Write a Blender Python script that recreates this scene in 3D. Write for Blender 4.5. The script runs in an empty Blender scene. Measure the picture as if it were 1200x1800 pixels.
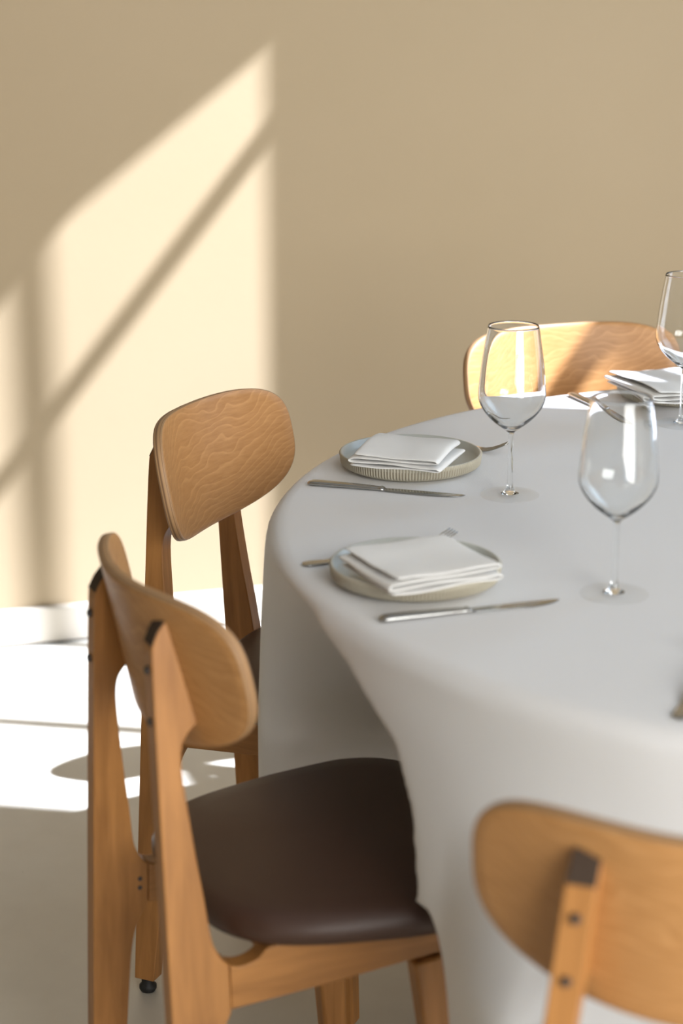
import bpy, bmesh, math, random
from mathutils import Vector, Matrix
random.seed(4)
S = bpy.context.scene
COL = S.collection
PI = math.pi

# ------------------------------------------------------------------ camera
CAM_H = 1.475
FPX = 3600.0
PITCH = math.atan2(1040.0, FPX)
cd = bpy.data.cameras.new('camera'); cam = bpy.data.objects.new('camera', cd); COL.objects.link(cam)
cd.sensor_fit = 'HORIZONTAL'; cd.sensor_width = 24.0; cd.lens = 24.0*FPX/1200.0
cam.location = (0, 0, CAM_H); cam.rotation_euler = (PI/2-PITCH, 0, 0)
cd.clip_start = 0.05; cd.clip_end = 100
cd.dof.use_dof = True; cd.dof.focus_distance = 2.86; cd.dof.aperture_fstop = 3.4
S.camera = cam

# ------------------------------------------------------------------ light
W = bpy.data.worlds.new('sky'); S.world = W; W.use_nodes = True
W.node_tree.nodes['Background'].inputs[0].default_value = (0.62, 0.78, 1.0, 1)
W.node_tree.nodes['Background'].inputs[1].default_value = 1.6
SUN = Vector((-.915, .16, -1.0))
sd = bpy.data.lights.new('sun', 'SUN'); sun = bpy.data.objects.new('sun', sd); COL.objects.link(sun)
sd.energy = 20; sd.angle = math.radians(0.53); sd.color = (.91, .975, 1.14)
sun.rotation_euler = SUN.to_track_quat('-Z', 'Y').to_euler()

# room frame: t runs along the back wall, g runs from it into the room
MW = .3; L_ = math.hypot(1, MW); T = Vector((1/L_, MW/L_, 0)); G = Vector((MW/L_, -1/L_, 0)); O0 = Vector((0, 4.295, 0))
ANG = math.atan(MW)
S0, SL, GF, HC = 1.7, -4.2, 5.9, 4.0
def RM(s, g, z): return O0 + T*s + G*g + Vector((0, 0, z))
def area(name, s, g, z, w, h, direction, power, color):
    d = bpy.data.lights.new(name, 'AREA'); d.shape = 'RECTANGLE'; d.size = w; d.size_y = h; d.energy = power; d.color = color
    o = bpy.data.objects.new(name, d); COL.objects.link(o); o.location = RM(s, g, z)
    o.rotation_euler = direction.to_track_quat('-Z', 'Z').to_euler(); return o
area('daylight_front_window', .30, GF-.02, 1.7, 2.4, 2.6, -G, 215, (1.0, .965, .90))
area('daylight_right_window', S0+.1, 1.5, 2.1, 1.1, 3.0, -T, 36, (.60, .80, 1.0))

S.view_settings.view_transform = 'Standard'; S.view_settings.look = 'None'
S.view_settings.gamma = 1; S.view_settings.use_curve_mapping = False; S.view_settings.exposure = 0.0

# ------------------------------------------------------------------ materials
def mat(name, color, rough=.6, metal=0., spec=.5, bump=None, **kw):
    m = bpy.data.materials.new(name); m.use_nodes = True
    n = m.node_tree.nodes; l = m.node_tree.links; b = n['Principled BSDF']
    b.inputs['Base Color'].default_value = (*color, 1); b.inputs['Roughness'].default_value = rough
    b.inputs['Metallic'].default_value = metal; b.inputs['Specular IOR Level'].default_value = spec
    for k, v in kw.items(): b.inputs[k.replace('_', ' ')].default_value = v
    tc = n.new('ShaderNodeTexCoord')
    if bump:
        sc, st, dist = bump
        t = n.new('ShaderNodeTexNoise'); t.inputs['Scale'].default_value = sc; t.inputs['Detail'].default_value = 5
        l.new(tc.outputs['Object'], t.inputs['Vector'])
        bp = n.new('ShaderNodeBump'); bp.inputs['Strength'].default_value = st; bp.inputs['Distance'].default_value = dist
        l.new(t.outputs['Fac'], bp.inputs['Height']); l.new(bp.outputs[0], b.inputs['Normal'])
    return m, n, l, b, tc
def ramp(n, stops):
    r = n.new('ShaderNodeValToRGB'); e = r.color_ramp.elements
    e[0].position, e[0].color = stops[0][0], (*stops[0][1], 1); e[1].position, e[1].color = stops[-1][0], (*stops[-1][1], 1)
    for p, c in stops[1:-1]:
        x = e.new(p); x.color = (*c, 1)
    return r
def mapping(n, l, tc, scale, out='Object', rot=(0, 0, 0)):
    mp = n.new('ShaderNodeMapping'); mp.inputs['Scale'].default_value = scale; mp.inputs['Rotation'].default_value = rot
    l.new(tc.outputs[out], mp.inputs['Vector']); return mp
# plaster
M_WALL, n, l, b, tc = mat('wall_paint', (.375, .288, .178), .85, bump=(120, .12, .002))
t = n.new('ShaderNodeTexNoise'); t.inputs['Scale'].default_value = 1.3; t.inputs['Detail'].default_value = 6
l.new(tc.outputs['Object'], t.inputs['Vector'])
r = ramp(n, [(.3, (.365, .280, .171)), (.7, (.385, .296, .186))]); l.new(t.outputs['Fac'], r.inputs[0]); l.new(r.outputs[0], b.inputs['Base Color'])
M_DARK = mat('added_dark_finish', (.34, .29, .21), .8)[0]  # invented darker finish for the unseen walls, cuts fill from the left
M_CEIL = mat('ceiling_paint', (.40, .42, .45), .9)[0]
M_BASE = mat('skirting_paint', (.55, .50, .42), .55)[0]
M_GAP = mat('painted_gap_shade', (.05, .045, .04), .9)[0]
M_FRAME = mat('window_frame_paint', (.25, .24, .22), .5)[0]
# concrete
M_FLOOR, n, l, b, tc = mat('polished_concrete', (.5, .46, .4), .42)
t = n.new('ShaderNodeTexNoise'); t.inputs['Scale'].default_value = 2.2; t.inputs['Detail'].default_value = 9; t.inputs['Roughness'].default_value = .6
l.new(tc.outputs['Object'], t.inputs['Vector'])
r = ramp(n, [(.3, (.52, .49, .42)), (.55, (.59, .56, .485)), (.75, (.63, .60, .525))]); l.new(t.outputs['Fac'], r.inputs[0])
v = n.new('ShaderNodeTexVoronoi'); v.inputs['Scale'].default_value = 22; l.new(tc.outputs['Object'], v.inputs['Vector'])
r2 = ramp(n, [(.012, (.25, .22, .18)), (.03, (1, 1, 1))]); r2.color_ramp.interpolation = 'LINEAR'; l.new(v.outputs['Distance'], r2.inputs[0])
mx = n.new('ShaderNodeMix'); mx.data_type = 'RGBA'; mx.blend_type = 'MULTIPLY'; mx.inputs[0].default_value = .55
l.new(r.outputs[0], mx.inputs[6]); l.new(r2.outputs[0], mx.inputs[7]); l.new(mx.outputs[2], b.inputs['Base Color'])
bp = n.new('ShaderNodeBump'); bp.inputs['Strength'].default_value = .08; bp.inputs['Distance'].default_value = .003
l.new(t.outputs['Fac'], bp.inputs['Height']); l.new(bp.outputs[0], b.inputs['Normal'])

def wood(name, a, c, kind):
    m, n, l, b, tc = mat(name, a, .42, spec=.45)
    oi = n.new('ShaderNodeObjectInfo')
    if kind == 'veneer':
        mp = mapping(n, l, tc, (1.0, 1.0, 1.6))
        ns = n.new('ShaderNodeTexNoise'); ns.inputs['Scale'].default_value = 5.0; ns.inputs['Detail'].default_value = 3.5; ns.inputs['Roughness'].default_value = .42
        l.new(mp.outputs[0], ns.inputs['Vector'])
        mu = n.new('ShaderNodeMath'); mu.operation = 'MULTIPLY'; mu.inputs[1].default_value = 15; l.new(ns.outputs['Fac'], mu.inputs[0])
        sp = n.new('ShaderNodeSeparateXYZ'); l.new(tc.outputs['Object'], sp.inputs[0])
        lx = n.new('ShaderNodeMath'); lx.operation = 'MULTIPLY'; lx.inputs[1].default_value = 22; l.new(sp.outputs[0], lx.inputs[0])
        lz = n.new('ShaderNodeMath'); lz.operation = 'MULTIPLY_ADD'; lz.inputs[1].default_value = 85; l.new(sp.outputs[2], lz.inputs[0]); l.new(lx.outputs[0], lz.inputs[2])
        sm = n.new('ShaderNodeMath'); sm.operation = 'ADD'; l.new(mu.outputs[0], sm.inputs[0]); l.new(lz.outputs[0], sm.inputs[1])
        fr = n.new('ShaderNodeMath'); fr.operation = 'FRACT'; l.new(sm.outputs[0], fr.inputs[0])
        fine = n.new('ShaderNodeTexNoise'); fine.inputs['Scale'].default_value = 1; fine.inputs['Detail'].default_value = 6
        mp2 = mapping(n, l, tc, (40, 40, 260)); l.new(mp2.outputs[0], fine.inputs['Vector'])
        rr = ramp(n, [(0, (.36,)*3), (.7, (.48,)*3), (.92, (.86,)*3), (1, (.36,)*3)]); l.new(fr.outputs[0], rr.inputs[0])
        mm = n.new('ShaderNodeMix'); mm.data_type = 'RGBA'; mm.inputs[0].default_value = .55
        l.new(rr.outputs[0], mm.inputs[6]); l.new(fine.outputs['Color'], mm.inputs[7])
        sep = n.new('ShaderNodeRGBToBW'); l.new(mm.outputs[2], sep.inputs[0]); src = sep.outputs[0]
    else:
        mp = mapping(n, l, tc, (70, 70, 3.0) if kind == 'upright' else (70, 3.0, 70))
        ns = n.new('ShaderNodeTexNoise'); ns.inputs['Scale'].default_value = 1; ns.inputs['Detail'].default_value = 6; ns.inputs['Distortion'].default_value = .5
        l.new(mp.outputs[0], ns.inputs['Vector']); src = ns.outputs['Fac']
    r = ramp(n, [(.3, a), (.72, c)]); l.new(src, r.inputs[0])
    l.new(r.outputs[0], b.inputs['Base Color'])
    bp = n.new('ShaderNodeBump'); bp.inputs['Strength'].default_value = .12; bp.inputs['Distance'].default_value = .0008
    l.new(src, bp.inputs['Height']); l.new(bp.outputs[0], b.inputs['Normal'])
    return m
M_VENEER = wood('oak_veneer', (.34, .155, .045), (.52, .275, .105), 'veneer')
M_LEG = wood('oak_upright_grain', (.29, .125, .033), (.46, .212, .062), 'upright')
M_RAIL = wood('oak_rail_grain', (.29, .125, .033), (.46, .212, .062), 'rail')
# plywood edge: thin plies following the curved board
M_PLY, n, l, b, tc = mat('plywood_edge', (.30, .17, .08), .55)
uv = n.new('ShaderNodeUVMap'); uv.uv_map = 'ply'
sx = n.new('ShaderNodeSeparateXYZ'); l.new(uv.outputs[0], sx.inputs[0])
mu = n.new('ShaderNodeMath'); mu.operation = 'MULTIPLY'; mu.inputs[1].default_value = 5 * 2 * PI; l.new(sx.outputs[1], mu.inputs[0])
si = n.new('ShaderNodeMath'); si.operation = 'SINE'; l.new(mu.outputs[0], si.inputs[0])
r = ramp(n, [(0, (.16, .085, .04)), (.6, (.42, .25, .12))]); mr = n.new('ShaderNodeMapRange'); mr.inputs[1].default_value = -1
l.new(si.outputs[0], mr.inputs[0]); l.new(mr.outputs[0], r.inputs[0]); l.new(r.outputs[0], b.inputs['Base Color'])
M_BOLT = mat('dark_screw_cap', (.035, .025, .02), .4)[0]
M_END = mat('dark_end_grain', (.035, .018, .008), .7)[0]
M_RUBBER = mat('black_rubber', (.012, .012, .012), .6)[0]
M_LEATHER = mat('brown_leather', (.05, .022, .013), .45, spec=.5, bump=(420, .12, .0006))[0]
M_STEEL = mat('brushed_steel', (.42, .42, .41), .22, metal=1.0)[0]
M_BLADE = mat('steel_blade', (.38, .39, .39), .16, metal=1.0)[0]
def fabric(name, col, sc, st):
    m, n, l, b, tc = mat(name, col, .88, spec=.2)
    w1 = n.new('ShaderNodeTexWave'); w1.bands_direction = 'X'; w1.inputs['Scale'].default_value = sc; w1.inputs['Distortion'].default_value = 1.2
    w2 = n.new('ShaderNodeTexWave'); w2.bands_direction = 'Y'; w2.inputs['Scale'].default_value = sc; w2.inputs['Distortion'].default_value = 1.2
    l.new(tc.outputs['Object'], w1.inputs['Vector']); l.new(tc.outputs['Object'], w2.inputs['Vector'])
    ad = n.new('ShaderNodeMath'); ad.operation = 'ADD'; l.new(w1.outputs['Fac'], ad.inputs[0]); l.new(w2.outputs['Fac'], ad.inputs[1])
    bp = n.new('ShaderNodeBump'); bp.inputs['Strength'].default_value = st; bp.inputs['Distance'].default_value = .0004
    l.new(ad.outputs[0], bp.inputs['Height'])
    ns = n.new('ShaderNodeTexNoise'); ns.inputs['Scale'].default_value = 9; ns.inputs['Detail'].default_value = 3; l.new(tc.outputs['Object'], ns.inputs['Vector'])
    b2 = n.new('ShaderNodeBump'); b2.inputs['Strength'].default_value = .25; b2.inputs['Distance'].default_value = .004
    l.new(ns.outputs['Fac'], b2.inputs['Height']); l.new(bp.outputs[0], b2.inputs['Normal']); l.new(b2.outputs[0], b.inputs['Normal'])
    return m
M_CLOTH = fabric('tablecloth_linen', (.76, .765, .775), 260, .25)
M_NAPKIN = fabric('napkin_linen', (.80, .80, .79), 300, .3)
M_PLATE = mat('stoneware_outside', (.42, .39, .31), .45, bump=(300, .15, .0005))[0]
M_GLAZE = mat('stoneware_glaze', (.50, .52, .49), .3)[0]
M_GROOVE = mat('stoneware_groove', (.27, .235, .175), .5)[0]
M_TABLE = mat('dark_table_board', (.12, .09, .06), .6)[0]
M_IRON = mat('black_table_base', (.02, .02, .02), .45, metal=.6)[0]
M_GLASS = bpy.data.materials.new('clear_glass'); M_GLASS.use_nodes = True
n = M_GLASS.node_tree.nodes; l = M_GLASS.node_tree.links
n.remove(n['Principled BSDF']); gl = n.new('ShaderNodeBsdfGlass'); gl.inputs['IOR'].default_value = 1.47; gl.inputs['Roughness'].default_value = 0
gl.inputs['Color'].default_value = (.985, .99, .99, 1); l.new(gl.outputs[0], n['Material Output'].inputs[0])

# thin pressed glass of the feet: a clear film with its mirror sheen
M_THIN = bpy.data.materials.new('thin_clear_glass'); M_THIN.use_nodes = True
n = M_THIN.node_tree.nodes; l = M_THIN.node_tree.links; n.remove(n['Principled BSDF'])
tr = n.new('ShaderNodeBsdfTransparent'); tr.inputs[0].default_value = (.995, .997, .997, 1); gs = n.new('ShaderNodeBsdfGlossy'); gs.inputs['Roughness'].default_value = .02
lw = n.new('ShaderNodeLayerWeight'); pw = n.new('ShaderNodeMath'); pw.operation = 'POWER'; pw.inputs[1].default_value = 9; l.new(lw.outputs['Facing'], pw.inputs[0])
fz = n.new('ShaderNodeMapRange'); fz.inputs[3].default_value = .015; l.new(pw.outputs[0], fz.inputs[0]); ms = n.new('ShaderNodeMixShader')
l.new(fz.outputs[0], ms.inputs[0]); l.new(tr.outputs[0], ms.inputs[1]); l.new(gs.outputs[0], ms.inputs[2]); l.new(ms.outputs[0], n['Material Output'].inputs[0])

# ------------------------------------------------------------------ helpers
def link(name, me, m, parent=None, smooth=False):
    o = bpy.data.objects.new(name, me); COL.objects.link(o)
    for x in (m if isinstance(m, (list, tuple)) else [m]): me.materials.append(x)
    if smooth:
        for p in me.polygons: p.use_smooth = True
    if parent: o.parent = parent
    return o
def fin(name, bm, m, parent=None, smooth=False, norm=True):
    if norm: bmesh.ops.recalc_face_normals(bm, faces=bm.faces)
    me = bpy.data.meshes.new(name); bm.to_mesh(me); bm.free()
    return link(name, me, m, parent, smooth)
def thing(name, label, cat, loc=(0, 0, 0), rz=0, group=None):
    o = bpy.data.objects.new(name, None); COL.objects.link(o); o.location = loc; o.rotation_euler = (0, 0, rz)
    o.empty_display_size = .05; o['label'] = label; o['category'] = cat
    if group: o['group'] = group
    return o
def tag(o, label, cat, group=None):
    o['label'] = label; o['category'] = cat
    if group: o['group'] = group
def struct(o): o['kind'] = 'structure'; return o
def box(bm, lo, hi, M=None):
    vs = [bm.verts.new((x, y, z)) for x in (lo[0], hi[0]) for y in (lo[1], hi[1]) for z in (lo[2], hi[2])]
    for f in ((0, 1, 3, 2), (4, 6, 7, 5), (0, 4, 5, 1), (2, 3, 7, 6), (0, 2, 6, 4), (1, 5, 7, 3)): bm.faces.new([vs[i] for i in f])
    if M:
        for v in vs: v.co = M @ v.co
    return vs
def lathe(bm, prof, seg=64, rfun=None, close=True):
    rings = []
    for i, (r, z) in enumerate(prof):
        if r < 1e-6: rings.append([bm.verts.new((0, 0, z))]*seg); continue
        rings.append([bm.verts.new(((r+(rfun(i, k) if rfun else 0))*math.cos(2*PI*k/seg), (r+(rfun(i, k) if rfun else 0))*math.sin(2*PI*k/seg), z)) for k in range(seg)])
    for i in range(len(prof)-1):
        a, b = rings[i], rings[i+1]
        for k in range(seg):
            q = []
            for v in (a[k], a[(k+1) % seg], b[(k+1) % seg], b[k]):
                if v not in q: q.append(v)
            if len(q) > 2: bm.faces.new(q)
def bevel(o, w, seg=2, ang=40):
    m = o.modifiers.new('bevel', 'BEVEL'); m.width = w; m.segments = seg; m.limit_method = 'ANGLE'; m.angle_limit = math.radians(ang); m.harden_normals = False
    return m
def smooth_by_angle(o, deg=40):
    for p in o.data.polygons: p.use_smooth = True
    o.data.set_sharp_from_angle(angle=math.radians(deg))
def catmull(pts, n=4):
    out = []; N = len(pts)
    for i in range(N-1):
        p0, p1, p2, p3 = pts[max(i-1, 0)], pts[i], pts[i+1], pts[min(i+2, N-1)]
        for k in range(n):
            t = k/n
            out.append(tuple(.5*((2*p1[j])+(-p0[j]+p2[j])*t+(2*p0[j]-5*p1[j]+4*p2[j]-p3[j])*t*t+(-p0[j]+3*p1[j]-3*p2[j]+p3[j])*t**3) for j in range(len(p1))))
    out.append(tuple(pts[-1])); return out

# ------------------------------------------------------------------ room
def slab(name, pts, thick, mdir, m, kind=True):
    bm = bmesh.new(); a = [bm.verts.new(p) for p in pts]; b = [bm.verts.new(p+mdir*thick) for p in pts]
    bm.faces.new(a); bm.faces.new(b[::-1])
    for i in range(len(pts)): bm.faces.new((a[i], a[(i+1) % len(pts)], b[(i+1) % len(pts)], b[i]))
    o = fin(name, bm, m); struct(o); return o
Z = Vector((0, 0, 1))
slab('floor', [RM(SL, 0, 0), RM(S0, 0, 0), RM(S0, GF, 0), RM(SL, GF, 0)], .1, -Z, M_FLOOR)
slab('ceiling', [RM(SL, 0, HC), RM(S0, 0, HC), RM(S0, GF, HC), RM(SL, GF, HC)], .1, Z, M_CEIL)
slab('wall_back', [RM(SL-.15, 0, 0), RM(S0+.15, 0, 0), RM(S0+.15, 0, HC), RM(SL-.15, 0, HC)], .12, -G, M_WALL)
slab('wall_left', [RM(SL, 0, 0), RM(SL, GF, 0), RM(SL, GF, HC), RM(SL, 0, HC)], .12, -T, M_DARK)
def quads_obj(name, boxes, m):       # wall made of blocks around an opening, in (s, g, z) room coordinates
    bm = bmesh.new()
    for poly, (d, th) in boxes:
        a = [bm.verts.new(RM(*p)) for p in poly]; b = [bm.verts.new(RM(*p)+d*th) for p in poly]
        bm.faces.new(a); bm.faces.new(b[::-1])
        for i in range(len(poly)): bm.faces.new((a[i], a[(i+1) % len(poly)], b[(i+1) % len(poly)], b[i]))
    return struct(fin(name, bm, m))
def cg(c): return (4.2306 + S0*.4475 - c)/.8943
gj, gm1, gm2, gn = cg(4.156), cg(3.93), cg(3.488), cg(3.105)
SILL, HEAD = .55, 3.70
wt = (T, .05)
q = lambda g0, z0, g1, z1: [(S0, g0, z0), (S0, g1, z0), (S0, g1, z1), (S0, g0, z1)]
quads_obj('wall_right', [
    (q(0, 0, gj, HC), wt), (q(gj, 0, gn, SILL), wt), (q(gn, 0, GF, HC), wt), (q(gm1-.02, HEAD, gn, HC), wt),
    ([(S0, gj, HC), (S0, gj, HEAD-.20), (S0, gm1-.02, HEAD), (S0, gm1-.02, HC)], wt)], M_WALL)
s0w, s1w, z0w, z1w = -.95, 1.55, .35, 3.05
fq = lambda a, z0, b, z1: [(a, GF, z0), (b, GF, z0), (b, GF, z1), (a, GF, z1)]
wf = (G, .05)
quads_obj('wall_front', [(fq(SL, 0, s0w, HC), wf), (fq(s1w, 0, S0, HC), wf), (fq(s0w, 0, s1w, z0w), wf), (fq(s0w, z1w, s1w, HC), wf)], M_DARK)
# side window: mullions and transom
Rw = Matrix.Translation(RM(S0, 0, 0)) @ Matrix((( T.x, G.x, 0, 0), (T.y, G.y, 0, 0), (0, 0, 1, 0), (0, 0, 0, 1)))
bm = bmesh.new()
mwid = .034
box(bm, (0, gm1-mwid/2, SILL), (.02, gm1+mwid/2, HEAD), Rw); box(bm, (0, gm2-mwid/2, SILL), (.02, gm2+mwid/2, HEAD), Rw)
box(bm, (0, gj, 3.285), (.02, gn, 3.325), Rw)
box(bm, (0, gm2, 2.632), (.02, gn, 2.688), Rw); box(bm, (0, gm2, SILL), (.02, 1.748, 2.688), Rw)
w1 = struct(fin('window_1', bm, M_FRAME))
# baseboards
def base(name, p0, p1, into):
    bm = bmesh.new(); u = (p1-p0)
    prof = [(0, .006), (.013, .006), (.013, .078), (.010, .082), (0, .082)]
    a = [bm.verts.new(p0+into*x+Z*z) for x, z in prof]; b_ = [bm.verts.new(p1+into*x+Z*z) for x, z in prof]
    bm.faces.new(a); bm.faces.new(b_[::-1])
    for i in range(5): bm.faces.new((a[i], a[(i+1) % 5], b_[(i+1) % 5], b_[i]))
    return struct(fin(name, bm, M_BASE))
base('baseboard_back', RM(SL, 0, 0), RM(S0, 0, 0), G)
base('baseboard_left', RM(SL, .013, 0), RM(SL, GF, 0), T)
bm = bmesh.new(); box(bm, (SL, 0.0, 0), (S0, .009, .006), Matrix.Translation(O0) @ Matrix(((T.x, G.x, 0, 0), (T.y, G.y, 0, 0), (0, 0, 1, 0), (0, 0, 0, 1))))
struct(fin('gap_shade_strip_1', bm, M_GAP))  # dark strip painted in as the shadow below the skirting

# ------------------------------------------------------------------ chair
R_, A_, B_, TL_, ZC_, LT_, LB_, EU_, EL_, K_ = .283, .216, .088, .204, .736, .092, .176, 3.2, 2.6, -.262
def back_pt(u, v, off=0.0):
    fw = u*u/(2*R_)+K_*u**4/R_**3; x = u*(1-u*u/(6*R_*R_))
    s = u/R_ + 4*K_*u**3/R_**3; c_ = max(1e-3, 1-u*u/(2*R_*R_)); nn = math.hypot(s, c_)
    nx, ny = -s/nn, c_/nn
    x += nx*off; fw += ny*off
    return Vector((x, fw*math.cos(TL_)-v*math.sin(TL_), ZC_+v*math.cos(TL_)+fw*math.sin(TL_)))
def lat(z): return LB_-(LB_-LT_)*z/.8
def extrude_profile(name, prof, latf, th, m, parent, bev=.003):
    bm = bmesh.new()
    a = [bm.verts.new((latf(y, z)-th/2, y, z)) for y, z in prof]; b_ = [bm.verts.new((latf(y, z)+th/2, y, z)) for y, z in prof]
    bm.faces.new(a); bm.faces.new(b_[::-1]); N = len(prof)
    for i in range(N): bm.faces.new((a[i], a[(i+1) % N], b_[(i+1) % N], b_[i]))
    o = fin(name, bm, m, parent)
    bevel(o, bev, 2, 50); smooth_by_angle(o, 35)
    return o
LEGP = catmull([(-.0165, .772), (-.018, .70), (-.019, .40), (-.019, .021)], 3) + \
       catmull([(.012, .021), (.020, .14), (.0235, .22), (.0265, .29), (.030, .325), (.036, .348), (.047, .370)], 3) + \
       catmull([(.047, .4235), (.040, .430), (.034, .441), (.029, .457), (.024, .50), (.018, .545), (.0125, .593), (.0085, .635), (.0082, .655), (.0105, .668), (.017, .679), (.0265, .687)], 3) + \
       catmull([(.0270, .693), (.012, .755), (.0045, .786), (.002, .797), (-.002, .796), (-.010, .786), (-.0165, .772)], 3)[:-1]
RAILP = catmull([(.0475, .4235), (.056, .4205), (.068, .4215), (.079, .4265), (.0875, .4355), (.10, .4385)], 3) + [(.296, .4385), (.302, .434), (.302, .398)] + [(.15, .381), (.0475, .3715)]
FLEGP = [(.254, .388), (.301, .394), (.309, .28), (.322, .021), (.298, .021), (.268, .28)]
def make_chair(label, loc, psi, group=None):
    t = thing('dining_chair', label, 'chair', loc, psi-PI/2, group)
    # backrest: curved plywood board
    bm = bmesh.new(); uvl = bm.loops.layers.uv.new('ply'); NS, NR = 112, 12; H = .0062
    def ring(f, off):
        r = []
        for k in range(NS):
            th = 2*PI*k/NS; c, s = math.cos(th), math.sin(th); e = EU_ if s > 0 else EL_
            r.append(bm.verts.new(back_pt(f*A_*math.copysign(abs(c)**(2/e), c), f*B_*math.copysign(abs(s)**(2/e), s), off)))
        return r
    prof = [(f/NR*.985, H) for f in range(1, NR+1)] + [(.995, H-.0009), (1.0, H-.003)] + [(1.0, -H+.003), (.995, -H+.0009)] + [(f/NR*.985, -H) for f in range(NR, 0, -1)]
    rings = [ring(*p) for p in prof]; edge = range(NR-1, NR+4)
    for i in range(len(rings)-1):
        for k in range(NS):
            f = bm.faces.new((rings[i][k], rings[i][(k+1) % NS], rings[i+1][(k+1) % NS], rings[i+1][k])); f.smooth = True
            if i in edge:
                f.material_index = 1
                vv = {id(v): (i-(NR-1))/5. for v in (rings[i][k], rings[i][(k+1) % NS])}
                for lp in f.loops: lp[uvl].uv = (k/NS, vv.get(id(lp.vert), (i+1-(NR-1))/5.))
    bm.faces.new(rings[0]); bm.faces.new(rings[-1])
    o = fin('backrest', bm, [M_VENEER, M_PLY], t); o.data.set_sharp_from_angle(angle=math.radians(50))
    for sg in (1, -1):
        lg = extrude_profile('leg', LEGP, lambda y, z: sg*lat(z), .025, M_LEG, t)
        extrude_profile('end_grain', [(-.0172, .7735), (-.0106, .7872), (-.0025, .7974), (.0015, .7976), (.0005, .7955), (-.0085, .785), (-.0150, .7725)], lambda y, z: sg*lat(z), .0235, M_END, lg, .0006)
        for zb in (.746, .692):
            bm = bmesh.new(); lathe(bm, [(0, 0), (.0046, 0), (.0048, .002), (.0040, .0042), (.0025, .0053), (0, .0057)], 16)
            bmesh.ops.transform(bm, matrix=Matrix.Translation((sg*lat(zb), -.0165, zb)) @ Matrix.Rotation(PI/2, 4, 'X'), verts=bm.verts)
            bl = fin('screw_cap', bm, M_BOLT, lg, True)
        def foot(x, y, par):
            bm = bmesh.new(); lathe(bm, [(0, 0), (.010, 0), (.0125, .004), (.0125, .009), (.009, .012), (.009, .022), (0, .022)], 20)
            bmesh.ops.transform(bm, matrix=Matrix.Translation((x, y, 0)), verts=bm.verts); fin('foot_cap', bm, M_RUBBER, par, True)
        foot(sg*LB_, -.003, lg)
        extrude_profile('side_rail', RAILP, lambda y, z: sg*(lat(.40)+.07*max(0, y-.047)), .025, M_RAIL, t)
        fl = extrude_profile('leg', FLEGP, lambda y, z: sg*(.151+.025*(.39-z)/.39), .027, M_LEG, t, .004)
        foot(sg*.1755, .310, fl)
        for zz in (.405, .393):      # dowel ends at the joint
            bm = bmesh.new(); lathe(bm, [(0, 0), (.0028, 0), (.0028, .001), (0, .001)], 12)
            xx = sg*(lat(zz)-.0125)
            bmesh.ops.transform(bm, matrix=Matrix.Translation((xx+sg*.0003, .037, zz)) @ Matrix.Rotation(-sg*PI/2, 4, 'Y'), verts=bm.verts)
            fin('dowel', bm, M_BOLT, lg)
    for y, z0, z1 in ((.115, .396, .428), (.262, .400, .430)):
        bm = bmesh.new(); xw = lat(.4)+.07*(y-.047)-.0135
        box(bm, (-xw, y-.011, z0), (xw, y+.011, z1)); c = fin('cross_rail', bm, M_RAIL, t); bevel(c, .002)
    # seat
    def hw(y):
        P = [(.04, .136), (.08, .162), (.13, .180), (.20, .199), (.26, .210), (.33, .214), (.41, .203)]
        for (a, wa), (b_, wb) in zip(P, P[1:]):
            if y <= b_: return wa+(wb-wa)*(y-a)/(b_-a)
        return P[-1][1]
    y0, y1 = .040, .418; cyy = (y0+y1)/2; hy = (y1-y0)/2
    bm = bmesh.new(); NS2 = 96
    def sring(ins, z, f=1.0):
        r = []
        for k in range(NS2):
            th = 2*PI*k/NS2; c, s = math.cos(th), math.sin(th); e = 5.5
            uy = math.copysign(abs(s)**(2/e), s); ux = math.copysign(abs(c)**(2/e), c)
            y = cyy+hy*uy; x = hw(max(.04, min(.41, y)))*ux
            L = math.hypot(x, y-cyy); k2 = max(0, (L-ins)/L)*f
            x *= k2; y = cyy+(y-cyy)*k2
            zz = z-.006*(abs(x)/.2)**2*0
            r.append(bm.verts.new((x, y, zz)))
        return r
    pr = [(.030, .4390), (.012, .4395), (.004, .443), (0, .450), (0, .458), (.003, .466), (.009, .4725), (.018, .4765)]
    rings = [sring(*p) for p in pr] + [sring(.018, .4765+.011*(1-f*f), f) for f in (.85, .7, .5, .3, .12)]
    for i in range(len(rings)-1):
        for k in range(NS2): bm.faces.new((rings[i][k], rings[i][(k+1) % NS2], rings[i+1][(k+1) % NS2], rings[i+1][k]))
    bm.faces.new(rings[0]); bm.faces.new(rings[-1])
    st = fin('seat', bm, M_LEATHER, t, True)
    return t
CH = [(-.204, 2.794, -.413), (-.219, 2.043, .417), (.276, 1.396, 1.255), (.365, 3.385, -1.215)]
CL = ['wooden dining chair at the far left of the table, curved oak backrest front in shade',
      'wooden dining chair nearest on the left, its brown leather seat tucked under the tablecloth',
      'blurred wooden dining chair at bottom right, seen from behind, two dark screws in its post',
      'wooden dining chair by the wall behind the wine glasses, pale backrest in sunlight']
for (x, y, p), lb in zip(CH, CL): make_chair(lb, (x, y, 0), p, 'dining chairs around the round table')

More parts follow.
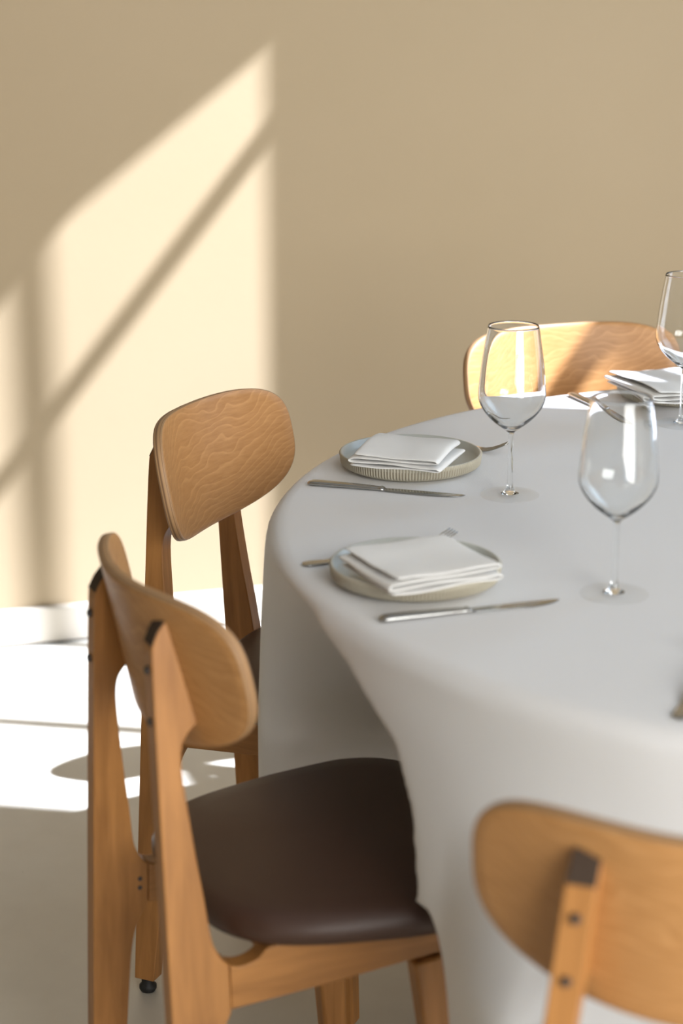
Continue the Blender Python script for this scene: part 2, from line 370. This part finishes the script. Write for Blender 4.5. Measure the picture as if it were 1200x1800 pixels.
# ------------------------------------------------------------------ table and cloth
TC = Vector((.7284, 2.4893, 0)); TR = .817; TZ = .745
tb = thing('dining_table', 'large round dining table hidden under a pale linen cloth', 'table', TC)
bm = bmesh.new(); lathe(bm, [(0, TZ-.036), (.77, TZ-.036), (TR-.018, TZ-.030), (TR-.014, TZ-.020), (TR-.018, TZ-.006), (TR-.03, TZ-.004), (0, TZ-.004)], 128)
o = fin('tabletop', bm, M_TABLE, tb); smooth_by_angle(o)
bm = bmesh.new(); lathe(bm, [(0, .02), (.045, .02), (.045, TZ-.06), (.16, TZ-.045), (.16, TZ-.036), (0, TZ-.036)], 48); o = fin('pedestal', bm, M_IRON, tb); smooth_by_angle(o)
bm = bmesh.new(); lathe(bm, [(0, 0), (.30, 0), (.30, .010), (.06, .022), (.046, .04), (0, .04)], 64); o = fin('base_plate', bm, M_IRON, tb); smooth_by_angle(o)

NP = 720
def sst(x): x = max(0., min(1., x)); return x*x*(3-2*x)
def interp(x, tab):
    if x <= tab[0][0]: return tab[0][1]
    for (a, va), (b_, vb) in zip(tab, tab[1:]):
        if x <= b_: return va+(vb-va)*(x-a)/(b_-a)
    return tab[-1][1]
RIDGE = [(.40, 221.5), (.49, 220.0), (.58, 218.5), (.643, 216), (.70, 209), (.725, 203), (.74, 199)]
def hem(deg):      # the cloth rests on the seats where the chairs are pushed in
    h = .345
    for a, b_, wa, wb in ((78, 176.6, 4, .8), (204.0, 227.5, .8, 7.0), (235, 264, 3, 5)): h = max(h, .345+.1455*sst((deg-a+.8)/wa)*sst((b_-deg+.8)/wb))
    return h
def cloth_r(deg, z):
    a = math.radians(deg); t = sst((TZ-.01-z)/(TZ-.49)*.9); tl = max(0, min(1, (TZ-.012-z)/(TZ-.49)))
    r = TR+.007+.014*tl+(.007*math.sin(5*a+.6)+.006*math.sin(11*a+2.0)+.004*math.sin(19*a+1))*tl**1.3
    # fold gathered by the seat of the near left chair
    fr = interp(z, RIDGE); fl = 184.5-3*tl
    if fl < deg < fr:
        u = (deg-fl)/(fr-fl); sh = sst(u/(.19+.5*(1-tl)**2))*(1-max(0, (u-.6)/.4)**2.2)
        r -= .230*tl**.8*sh
    r += .013*tl*math.exp(-((deg-fr-5)/9)**2)+.012*tl*math.exp(-((deg-fl+2)/5)**2)
    # eased outwards over the seat of the chair at bottom right
    r += .150*sst((tl-.40)/.60)*sst((deg-222.5)/14)*sst((274-deg)/14)
    return r
bm = bmesh.new(); ctr = bm.verts.new((0, 0, TZ)); rows = []
rads = [.1, .25, .4, .55, .68, .76, TR-.02]
def P(r, z, k): a = 2*PI*k/NP; return bm.verts.new((r*math.cos(a), r*math.sin(a), z))
for r in rads: rows.append([P(r, TZ, k) for k in range(NP)])
NZ = 44
zs = [TZ-.0012, TZ-.005, TZ-.012]; grid = [[(r_, z_) for k in range(NP)] for r_, z_ in zip((TR-.009, TR-.002, TR+.004), zs)]
for j in range(3, NZ+1):
    row = []
    for k in range(NP):
        deg = 360*k/NP; z = TZ-.012-(TZ-.012-hem(deg))*((j-2)/(NZ-2)); row.append((cloth_r(deg, z), z))
    grid.append(row)
for _ in range(1):
    new = [row[:] for row in grid]
    for j in range(3, NZ):
        for k in range(NP):
            new[j][k] = (.4*grid[j][k][0]+.15*(grid[j][k-1][0]+grid[j][(k+1) % NP][0]+grid[j-1][k][0]+grid[j+1][k][0]), grid[j][k][1])
    grid = new
for row in grid: rows.append([P(row[k][0], row[k][1], k) for k in range(NP)])
for k in range(NP): bm.faces.new((ctr, rows[0][k], rows[0][(k+1) % NP]))
for i in range(len(rows)-1):
    for k in range(NP): bm.faces.new((rows[i][k], rows[i+1][k], rows[i+1][(k+1) % NP], rows[i][(k+1) % NP]))
cl = fin('tablecloth', bm, M_CLOTH, None, True); cl.location = TC
so = cl.modifiers.new('thickness', 'SOLIDIFY'); so.thickness = .0012; so.offset = -1
tag(cl, 'pale grey linen tablecloth draped over the round table and pushed in by the chairs', 'tablecloth')

# ------------------------------------------------------------------ tableware
def plate(label, x, y):
    N = 144*6
    prof = [(0, .003), (.068, .003), (.071, 0), (.083, 0), (.090, .003), (.0945, .0055), (.0965, .008), (.0975, .016), (.0985, .0205), (.0978, .0220), (.0962, .0222), (.0948, .0212), (.0925, .013), (.088, .0095), (.075, .0085), (.03, .0078), (0, .0076)]
    bm = bmesh.new()
    lathe(bm, prof, N, lambda i, k: (.0010*math.cos(2*PI*144*k/N) if i in (5, 6, 7, 8) else 0))
    t = thing('plate', label, 'plate', (x, y, TZ+.0004), 0, 'stoneware plates')
    o = fin('plate_body', bm, [M_PLATE, M_GLAZE, M_GROOVE], t, True)
    for p in o.data.polygons:
        c = p.center; rr = math.hypot(c.x, c.y)
        if c.z > .0215 or (c.z > .0070 and rr < .0948 and p.normal.z > .05): p.material_index = 1
        elif .005 < c.z < .0180 and rr > .092 and int((math.atan2(c.y, c.x)/(2*PI) % 1)*N) % 6 in (2, 3): p.material_index = 2
    return t
def napkin(label, cx, cy, rz, w, d, z0, layers, lift=0., seed=1, tilt=0.):
    """one linen napkin folded back and forth into a flat pad"""
    rnd = random.Random(seed); th = .0024; path = []
    gap = .0060
    for L in range(layers):
        z = L*gap; ex = w/2-L*.0016-rnd.random()*.002; n_ = 14
        xs = [-ex+2*ex*i/(n_-1) for i in range(n_)]
        if L % 2: xs = xs[::-1]
        path += [(x, z+.0009*math.sin(x*60+L*1.7)) for x in xs]
        if L < layers-1:
            sx = 1 if L % 2 == 0 else -1
            for a in (-50, -15, 15, 50): path.append((sx*(ex+gap/2*math.cos(math.radians(a))*1.1), z+gap/2+gap/2*math.sin(math.radians(a))))
    nv = 14; bm = bmesh.new(); rows = []
    for i in range(nv):
        v = -d/2+d*i/(nv-1); row = []
        for j, (x, z) in enumerate(path):
            L = min(layers-1, int(z/gap+.5)); sk = (rnd.random()-.5)*.0006
            dv = v*(1+(.02*math.sin(L*2.3))); dx = .0022*math.sin(L*1.9)*(v/d*2)
            puff = .0016*(1-(2*x/w)**2)*(1-(2*v/d)**2)*(L+1)/layers
            sag = -.0022*(abs(2*v/d))**3*(L/layers)
            row.append(bm.verts.new((x+dx+sk, dv+.0014*math.sin(L*3.1+x*40), z*(1+.10*math.sin(v*38+seed))+puff+sag+lift*max(0, -x/w*2)**2+sk)))
        rows.append(row)
    for i in range(nv-1):
        for j in range(len(path)-1): bm.faces.new((rows[i][j], rows[i][j+1], rows[i+1][j+1], rows[i+1][j]))
    o = fin('napkin', bm, M_NAPKIN, None, True); o.location = (cx, cy, z0); o.rotation_euler = (0, tilt, rz)
    so = o.modifiers.new('thickness', 'SOLIDIFY'); so.thickness = th; so.offset = 0
    sb = o.modifiers.new('subdivision', 'SUBSURF'); sb.levels = 1; sb.render_levels = 1
    tag(o, label, 'napkin', 'folded linen napkins'); return o
plate('grey ribbed plate at the far left place, in focus', .096, 2.754)
plate('grey ribbed plate at the nearer left place, slightly blurred', .085, 2.245)
plate('grey ribbed plate behind the right-hand wine glass, partly in sun', .538, 3.195)
NZ0 = TZ+.0120
napkin('folded white napkin on the far left plate, its layers showing at the front', .088, 2.706, -.34, .125, .116, TZ+.0240, 4, seed=1)
napkin('folded white napkin on the nearer left plate, in soft focus', .088, 2.200, .46, .140, .128, TZ+.0242, 4, seed=5)
napkin('bright sunlit napkin folded on the plate behind the right-hand glass', .515, 3.125, .35, .150, .165, TZ+.0242, 4, lift=.004, seed=9)

def glass(label, x, y, rz=0):
    t = thing('wine_glass', label, 'wine glass', (x, y, TZ+.0004), rz, 'stemmed wine glasses')
    out = catmull([(.0036, .0840), (.0050, .0865), (.0130, .0925), (.0250, .1020), (.0360, .1140), (.0425, .1260), (.0442, .1370), (.0432, .1520), (.0405, .1780), (.0362, .2080), (.0332, .2270)], 5)
    inn = catmull([(.0321, .2270), (.0351, .2080), (.0394, .1780), (.0421, .1520), (.0430, .1375), (.0412, .1270), (.0345, .1155), (.0235, .1045), (.0115, .0960), (.0001, .0925)], 5)
    bm = bmesh.new(); lathe(bm, [(0, .0840)] + out + [(.0327, .2277)] + inn[:-1] + [(0, .0925)], 96); o = fin('bowl', bm, M_GLASS, t, True)
    st = catmull([(.0120, .0034), (.0075, .0060), (.0045, .0120), (.0036, .0220), (.0033, .0450), (.0033, .0700), (.0036, .0839)], 4)
    bm = bmesh.new(); lathe(bm, [(0, .0034)] + st + [(0, .0839)], 48); o = fin('stem', bm, M_GLASS, t, True); o.data.set_sharp_from_angle(angle=math.radians(60))
    ft = catmull([(.0370, .0002), (.0386, .0006), (.0386, .0013), (.0370, .0017), (.0250, .0022), (.0120, .0033)], 3)
    bm = bmesh.new(); lathe(bm, [(0, .0008), (.02, .0006), (.033, .0002)] + ft + [(0, .0033)], 96); o = fin('foot', bm, M_THIN, t, True); o.data.set_sharp_from_angle(angle=math.radians(60))
    return t
glass('wine glass between the two left place settings, in focus before the sunlit chair', .222, 2.605)
glass('nearest wine glass, blurred, standing right of the nearer knife', .307, 2.192)
glass('wine glass cut by the right edge of the picture, highest in view', .512, 3.003)

def strip(bm, st, nx=8, cap=True):
    """stations (along y, halfwidth, thickness, z) -> lens-shaped bar along +y"""
    rings = []
    for y, w, th, z, *cx in st:
        c0 = cx[0] if cx else 0
        r = []
        for k in range(nx):
            a = 2*PI*k/nx; c, s = math.cos(a), math.sin(a)
            r.append(bm.verts.new((c0+w*math.copysign(abs(c)**.75, c), y, z+th/2*(1+math.copysign(abs(s)**.9, s)))))
        rings.append(r)
    for i in range(len(rings)-1):
        for k in range(nx): bm.faces.new((rings[i][k], rings[i][(k+1) % nx], rings[i+1][(k+1) % nx], rings[i+1][k]))
    bm.faces.new(rings[0]); bm.faces.new(rings[-1])
def knife(label, x, y, az, group='table knives'):
    t = thing('table_knife', label, 'knife', (x, y, TZ+.0006), az-PI/2, group)
    bm = bmesh.new(); strip(bm, catmull([(0, .0035, .003, .0008), (.003, .0068, .0055, 0), (.010, .0082, .0068, 0), (.04, .0078, .0066, 0), (.08, .0066, .0058, 0), (.098, .0058, .0052, 0), (.103, .0072, .0056, 0), (.107, .0058, .0036, 0)], 3), 14)
    fin('handle', bm, M_STEEL, t, True)
    bm = bmesh.new(); strip(bm, catmull([(.1065, .0050, .0024, .0005, 0), (.115, .0075, .0021, .0003, 0), (.15, .0095, .0018, .0002, 0), (.18, .0092, .0016, .0002, 0), (.200, .0070, .0014, .0002, -.002), (.211, .0035, .0011, .0002, -.005), (.2155, .0008, .0008, .0002, -.0075)], 3), 14)
    o = fin('blade', bm, M_BLADE, t, True)
    return t
def fork(label, x, y, az, z=0.):
    t = thing('table_fork', label, 'fork', (x, y, TZ+.0006+z), az-PI/2, 'table forks')
    zf = lambda s: .0 + .010*max(0, math.sin(PI*min(1, max(0, (s-.045)/.13))))**1.4 + (.016*((s-.16)/.045)**1.6 if s > .16 else 0)
    bm = bmesh.new(); strip(bm, catmull([(0, .0040, .002, zf(0)), (.004, .0085, .003, zf(.004)), (.015, .0095, .003, zf(.015)), (.045, .0072, .003, zf(.045)), (.09, .0042, .0034, zf(.09)), (.125, .0032, .0034, zf(.125)), (.138, .0038, .003, zf(.138))], 3), 12)
    fin('handle', bm, M_STEEL, t, True)
    bm = bmesh.new(); strip(bm, catmull([(.137, .0036, .003, zf(.138)), (.146, .0085, .0024, zf(.146)), (.153, .0118, .0021, zf(.153)), (.163, .0122, .0020, zf(.163))], 3), 12)
    for i in range(4):
        cx = -.0096+.0064*i
        strip(bm, [(yy, w, .0019, zf(yy), cx*(1-.04*(yy-.16)/.04)) for yy, w in ((.160, .0026), (.168, .0021), (.178, .0019), (.188, .0017), (.198, .0013), (.204, .0007))], 8)
    fin('fork_head', bm, M_STEEL, t, True)
    return t
def az(a, b_): return math.atan2(b_[1]-a[1], b_[0]-a[0])
knife('steel knife in front of the far left plate, in focus', -.045, 2.659, az((-.045, 2.659), (.161, 2.596)))
knife('steel knife in front of the nearer left plate, catching a highlight', .041, 2.097, az((.041, 2.097), (.244, 2.165)))
knife('steel knife beside the sunlit plate, seen partly through the nearest glass', .366, 3.198, az((.366, 3.198), (.443, 2.986)))
a_ = math.radians(-17); fork('steel fork behind the far left plate, only its raised tines in view', .238-.204*math.cos(a_), 2.825-.204*math.sin(a_), a_)
fork('steel fork behind the nearer left plate, handle end and tines showing', -.045, 2.297, math.radians(27))
fork('steel fork at the right edge of the picture, only its handle tip showing', .3215, 1.813, 1.255)
